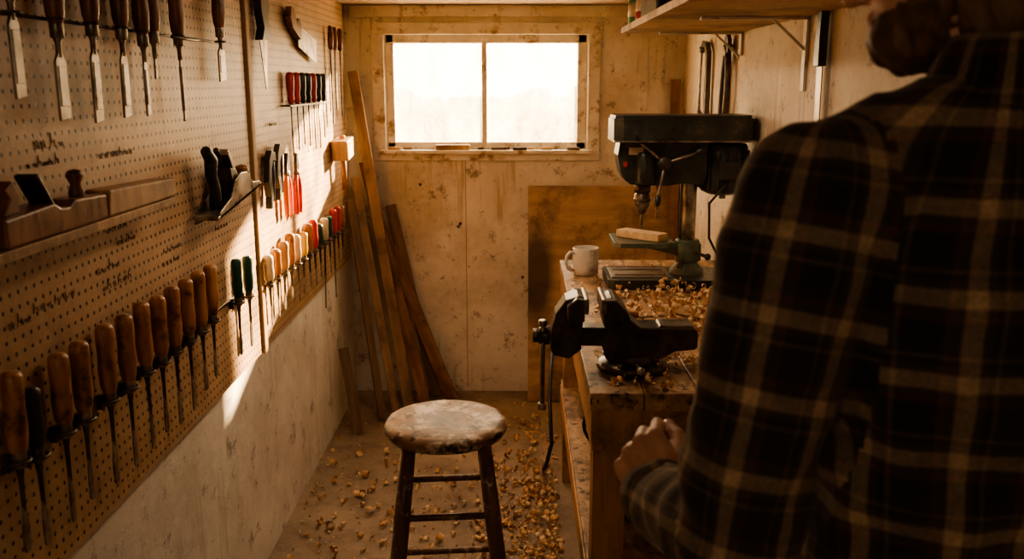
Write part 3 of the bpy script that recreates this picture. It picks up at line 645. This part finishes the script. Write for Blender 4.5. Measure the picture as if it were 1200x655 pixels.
b=Bd(); seg=40; prof=[(.062,1.575),(.066,1.640),(.070,1.648),(.078,1.638),(.098,1.582),(.094,1.579),(.074,1.61),(.070,1.575)]
b.lathe(prof,pm,seg,T(0,.004,0)); col_=b.obj('collar',parent=man)
for v in col_.data.vertices:
    if v.co.y>0: v.co.z-=.045*(v.co.y/.08)
plaid_uv(col_,True)
for e_,w_,nm in((elL,wrL,'cuff_1'),(elR,wrR,'cuff_2')):
    d=(w_-e_).normalized(); q=V((0,0,1)).rotation_difference(d).to_matrix().to_4x4(); b=Bd()
    b.lathe([(.038,.0),(.049,-.010),(.053,.004),(.052,.02),(.050,.035),(.047,.046),(.038,.048),(.035,.043),(.035,.0)],pm,48,T(*(w_-d*.015))@q)
    o=b.obj(nm,parent=man)
    for v in o.data.vertices: v.co+=(v.co-w_).normalized()*noise.noise(v.co*30)*.007
    plaid_uv(o)
skin,t,bs=nt('skin'); v=coords(t,(1,1,1),False); cc=ramp(t,nz(t,v,28,8,.7),[(.35,(.46,.24,.15)),(.7,(.64,.38,.26))]); t.links.new(cc,bs.inputs['Base Color']); bs.inputs['Roughness'].default_value=.5; bs.inputs['Subsurface Weight'].default_value=.08; bs.inputs['Subsurface Radius'].default_value=(.02,.008,.004); bumpn(t,bs,nz(t,v,160,6,.7),.35,.002)
nail=M('fingernail',(.60,.38,.30),(.68,.45,.36),10,.3,bump=0)
hairm=M('brown_hair',(.05,.028,.015),(.15,.08,.04),60,.55,stretch=(1,1,.2),bump=.8)
def hand(W,d,n,ts,name,curls):
    d=d.normalized(); n=(n-d*n.dot(d)).normalized(); s_=d.cross(n).normalized()*ts
    b=Bd(); nb=[]
    chain(b,[W-d*.07,W-d*.02,W+d*.01],[.028,.027,.026],skin,16)
    offs=[.033,.011,-.011,-.031]; kl=[.090,.094,.090,.082]; fl=[(.042,.026,.020),(.046,.029,.021),(.043,.027,.020),(.034,.021,.018)]; rd=[.0098,.0100,.0095,.0085]
    for i in range(4):
        k=W+d*kl[i]+s_*offs[i]+n*(.004 if i in(1,2) else 0)
        chain(b,[W+s_*offs[i]*.5,W+d*.045+s_*offs[i]*.85-n*.002,k],[.019,.016,.0125],skin,14)
        chain(b,[W+d*.03+s_*offs[i]*.6-n*.012,k-d*.022-n*.010],[.013,.011],skin,12)
        p=k; an=0; pts=[p]; rr_=[rd[i]*1.2]
        for j,L_ in enumerate(fl[i]):
            an+=curls[i][j]; dr=d*math.cos(an)-n*math.sin(an)+s_*(.10*(1.5-i)/1.5)*(1 if j==0 else .3); p=p+dr*L_; pts.append(p); rr_.append(rd[i]*(1.03,.95,.82)[j])
        chain(b,pts,rr_,skin,14)
        dr=(pts[3]-pts[2]).normalized(); up=(d*math.sin(an)+n*math.cos(an)); nb.append((pts[3]+dr*.001+up*rr_[3]*.80,dr,up,rr_[3]*.68))
    a=W+d*.022+s_*.022-n*.006; p1=a+d*.030+s_*.022-n*.012; p2=p1+d*.036+s_*.010-n*.008; p3=p2+d*.027-s_*.006-n*.006
    chain(b,[a,p1,p2,p3],[.019,.0145,.0115,.0095],skin,14)
    dr=(p3-p2).normalized(); up=(s_*.6+n*.8); up=(up-dr*up.dot(dr)).normalized(); nb.append((p3+up*.0078,dr,up,.0075))
    o=remesh(b,name,.0028,3,[skin]); o.parent=man
    q=Bd()
    for c,dr,up,r in nb:
        sd=dr.cross(up); m=Matrix((( sd.x,dr.x,up.x,c.x),(sd.y,dr.y,up.y,c.y),(sd.z,dr.z,up.z,c.z),(0,0,0,1))); q.ball((0,0,0),(r,r*1.2,r*.28),nail,10,6,m)
    q.obj(name+'_nails',parent=man)
RI=RM.to_3x3().inverted()
hand(wrL,RI@V((-.24,.80,.36)),RI@V((-.62,-.30,.70)),1,'left_hand',[(.60,.75,.5),(.70,.85,.5),(.80,.95,.6),(.9,1.0,.6)])
hand(wrR,V((-.25,.9,.05)),V((.4,.0,.9)),-1,'right_hand',[(.6,.8,.5),(.7,.9,.5),(.8,.95,.5),(.9,1.0,.5)])
b=Bd()
b.ball((0,-.018,.030),(.077,.098,.090),skin,28,18); b.ball((0,.025,-.025),(.064,.068,.088),skin,24,16); b.ball((0,.048,-.088),(.046,.042,.032),skin,20,12)
b.ball((0,.078,.020),(.052,.022,.014),skin); chain(b,[(0,.090,.005),(0,.104,-.018),(0,.112,-.036)],[.008,.010,.013],skin); b.ball((-.012,.098,-.040),.009,skin); b.ball((.012,.098,-.040),.009,skin)
b.ball((0,.086,-.064),(.026,.014,.007),skin); b.ball((0,.084,-.076),(.022,.014,.008),skin)
for sg in(-1,1): b.ball((sg*.079,-.012,-.012),(.009,.019,.032),skin); b.ball((sg*.046,.068,-.022),(.018,.016,.016),skin)
chain(b,[(0,-.025,-.05),(0,-.04,-.10),(0,-.05,-.19)],[.058,.057,.062],skin,24)
head=remesh(b,'head',.0042,4,[skin,hairm])
me=head.data
def hairw(p):
    hair=(p.z>.055+.25*max(0,p.y-.02)) or (p.y<-.005 and p.z>-.115 and not(abs(p.x)>.07 and abs(p.y+.012)<.024 and p.z<.022 and p.z>-.045)) or (p.y<.02 and p.z>.0 and abs(p.x)>.05 and not(abs(p.x)>.078))
    beard=p.z<-.035 and p.y>.0 and p.z>-.135 and not(abs(p.x)<.028 and -.082<p.z<-.058 and p.y>.08) and not(p.z>-.052 and abs(p.x)<.03) and not(p.z>-.05-.25*(p.y-.02) and p.y>.03)
    return hair,beard
for p in me.polygons:
    h_,bd=hairw(p.center); p.material_index=1 if (h_ or bd) else 0
cs=[(v.co.copy(),v.normal.copy()) for v in me.vertices]
for v,(p,n_) in zip(me.vertices,cs):
    h_,bd=hairw(p)
    if h_: v.co=p+n_*((.014 if p.z>-.06 else .014*(p.z+.115)/.055)+.005*noise.noise(V((p.x*60,p.y*60,p.z*25))))
    elif bd: v.co=p+n_*(.010+.005*noise.noise(V((p.x*90,p.y*90,p.z*35))))
me.update()
HL=V((-.035,.055,1.745)); HR=(-.14,0,.75); head.parent=man; head.location=HL; head.rotation_euler=HR
eb=Bd(); ew=M('eye_white',(.6,.57,.53),(.65,.62,.58),4,.2,bump=0)
for sg in(-1,1): eb.ball((sg*.031,.072,-.004),.0125,ew); eb.ball((sg*.031,.0805,-.005),.0055,oak2)
eb.obj('eyes',HL,HR,parent=man)
jm=M('dark_jeans',(.02,.025,.04),(.04,.05,.075),60,.85)
b=Bd(); b.ball((0,0,.90),(.165,.115,.13),jm,28,16)
for sg in(-1,1): chain(b,[(sg*.09,0,.86),(sg*.10,.02,.65),(sg*.105,.03,.48),(sg*.11,0,.30),(sg*.115,-.01,.07)],[.092,.082,.066,.064,.058],jm,20)
j=remesh(b,'jeans',.012,3,[jm]); j.parent=man
bm_=M('boot_leather',(.07,.035,.018),(.12,.06,.03),20,.5)
for sg,nm in((-1,'boot_1'),(1,'boot_2')):
    b=Bd(); chain(b,[(sg*.115,-.02,.13),(sg*.115,-.02,.06),(sg*.12,.09,.045),(sg*.125,.16,.038)],[.055,.052,.045,.038],bm_,18)
    o=remesh(b,nm,.008,3,[bm_]); o.parent=man
    for v in o.data.vertices: v.co.z=max(v.co.z,.004)

# ---------------------------------------------------------------- light
def look(o,d): o.rotation_euler=V(d).to_track_quat('-Z','Y').to_euler()
sl=bpy.data.lights.new('sun','SUN'); sl.energy=85; sl.angle=math.radians(1.5); sl.color=(1,.69,.38); so=bpy.data.objects.new('sun',sl); S.collection.objects.link(so); look(so,(-1,-1.8,-.60)); so.location=(5,10,5)
wd=bpy.data.worlds.new('sky'); S.world=wd; wd.use_nodes=True; t=wd.node_tree; t.nodes.clear()
o=t.nodes.new('ShaderNodeOutputWorld'); bg=t.nodes.new('ShaderNodeBackground'); t.links.new(bg.outputs[0],o.inputs[0])
tc=t.nodes.new('ShaderNodeTexCoord'); sz=t.nodes.new('ShaderNodeSeparateXYZ'); t.links.new(tc.outputs['Generated'],sz.inputs[0])
t.links.new(ramp(t,sz.outputs[2],[(0,(.95,.76,.53)),(.25,(1,.85,.64)),(1,(.9,.81,.70))]),bg.inputs[0]); bg.inputs[1].default_value=11
pl=bpy.data.lights.new('window_portal','AREA'); pl.shape='RECTANGLE'; pl.size=1.0; pl.size_y=.56; pl.cycles.is_portal=True
po=bpy.data.objects.new('window_portal',pl); S.collection.objects.link(po); po.location=(-.16,YB+.11,1.555); look(po,(0,-1,0))
lf=Bd(); lf.box((0,0,0),(.16,.9,.03),whitem); lfo=lf.obj('fill_fixture',(-.1,2.6,ZC-.017),bevel=.004)  # unseen housing added to carry the overhead fill light
al_=bpy.data.lights.new('fill_area','AREA'); al_.shape='RECTANGLE'; al_.size=.14; al_.size_y=.85; al_.energy=4.2; al_.color=(1,.74,.50); ao=bpy.data.objects.new('fill_area',al_); S.collection.objects.link(ao); ao.parent=lfo; ao.location=(0,0,-.018)  # added warm fill, out of view, lifts the room between man and window
bl=bpy.data.lights.new('fill_point','POINT'); bl.energy=4.8; bl.color=(1,.75,.51); bl.shadow_soft_size=.12; bo=bpy.data.objects.new('fill_point',bl); S.collection.objects.link(bo); bo.location=(-.35,-.5,1.80)  # added weak fill behind the camera, brightens the man's back
cd=bpy.data.cameras.new('camera'); cd.sensor_width=36; cd.lens=31.5; cam=bpy.data.objects.new('camera',cd); S.collection.objects.link(cam); cam.location=(0,0,1.6)
cam.rotation_euler=(math.radians(90-12.33),0,math.radians(.44)); S.camera=cam
cd.dof.use_dof=True; cd.dof.focus_distance=2.7; cd.dof.aperture_fstop=5.0; cd.clip_start=.02
S.view_settings.view_transform='AgX'
try: S.view_settings.look='AgX - Medium High Contrast'
except: pass
S.view_settings.exposure=.95
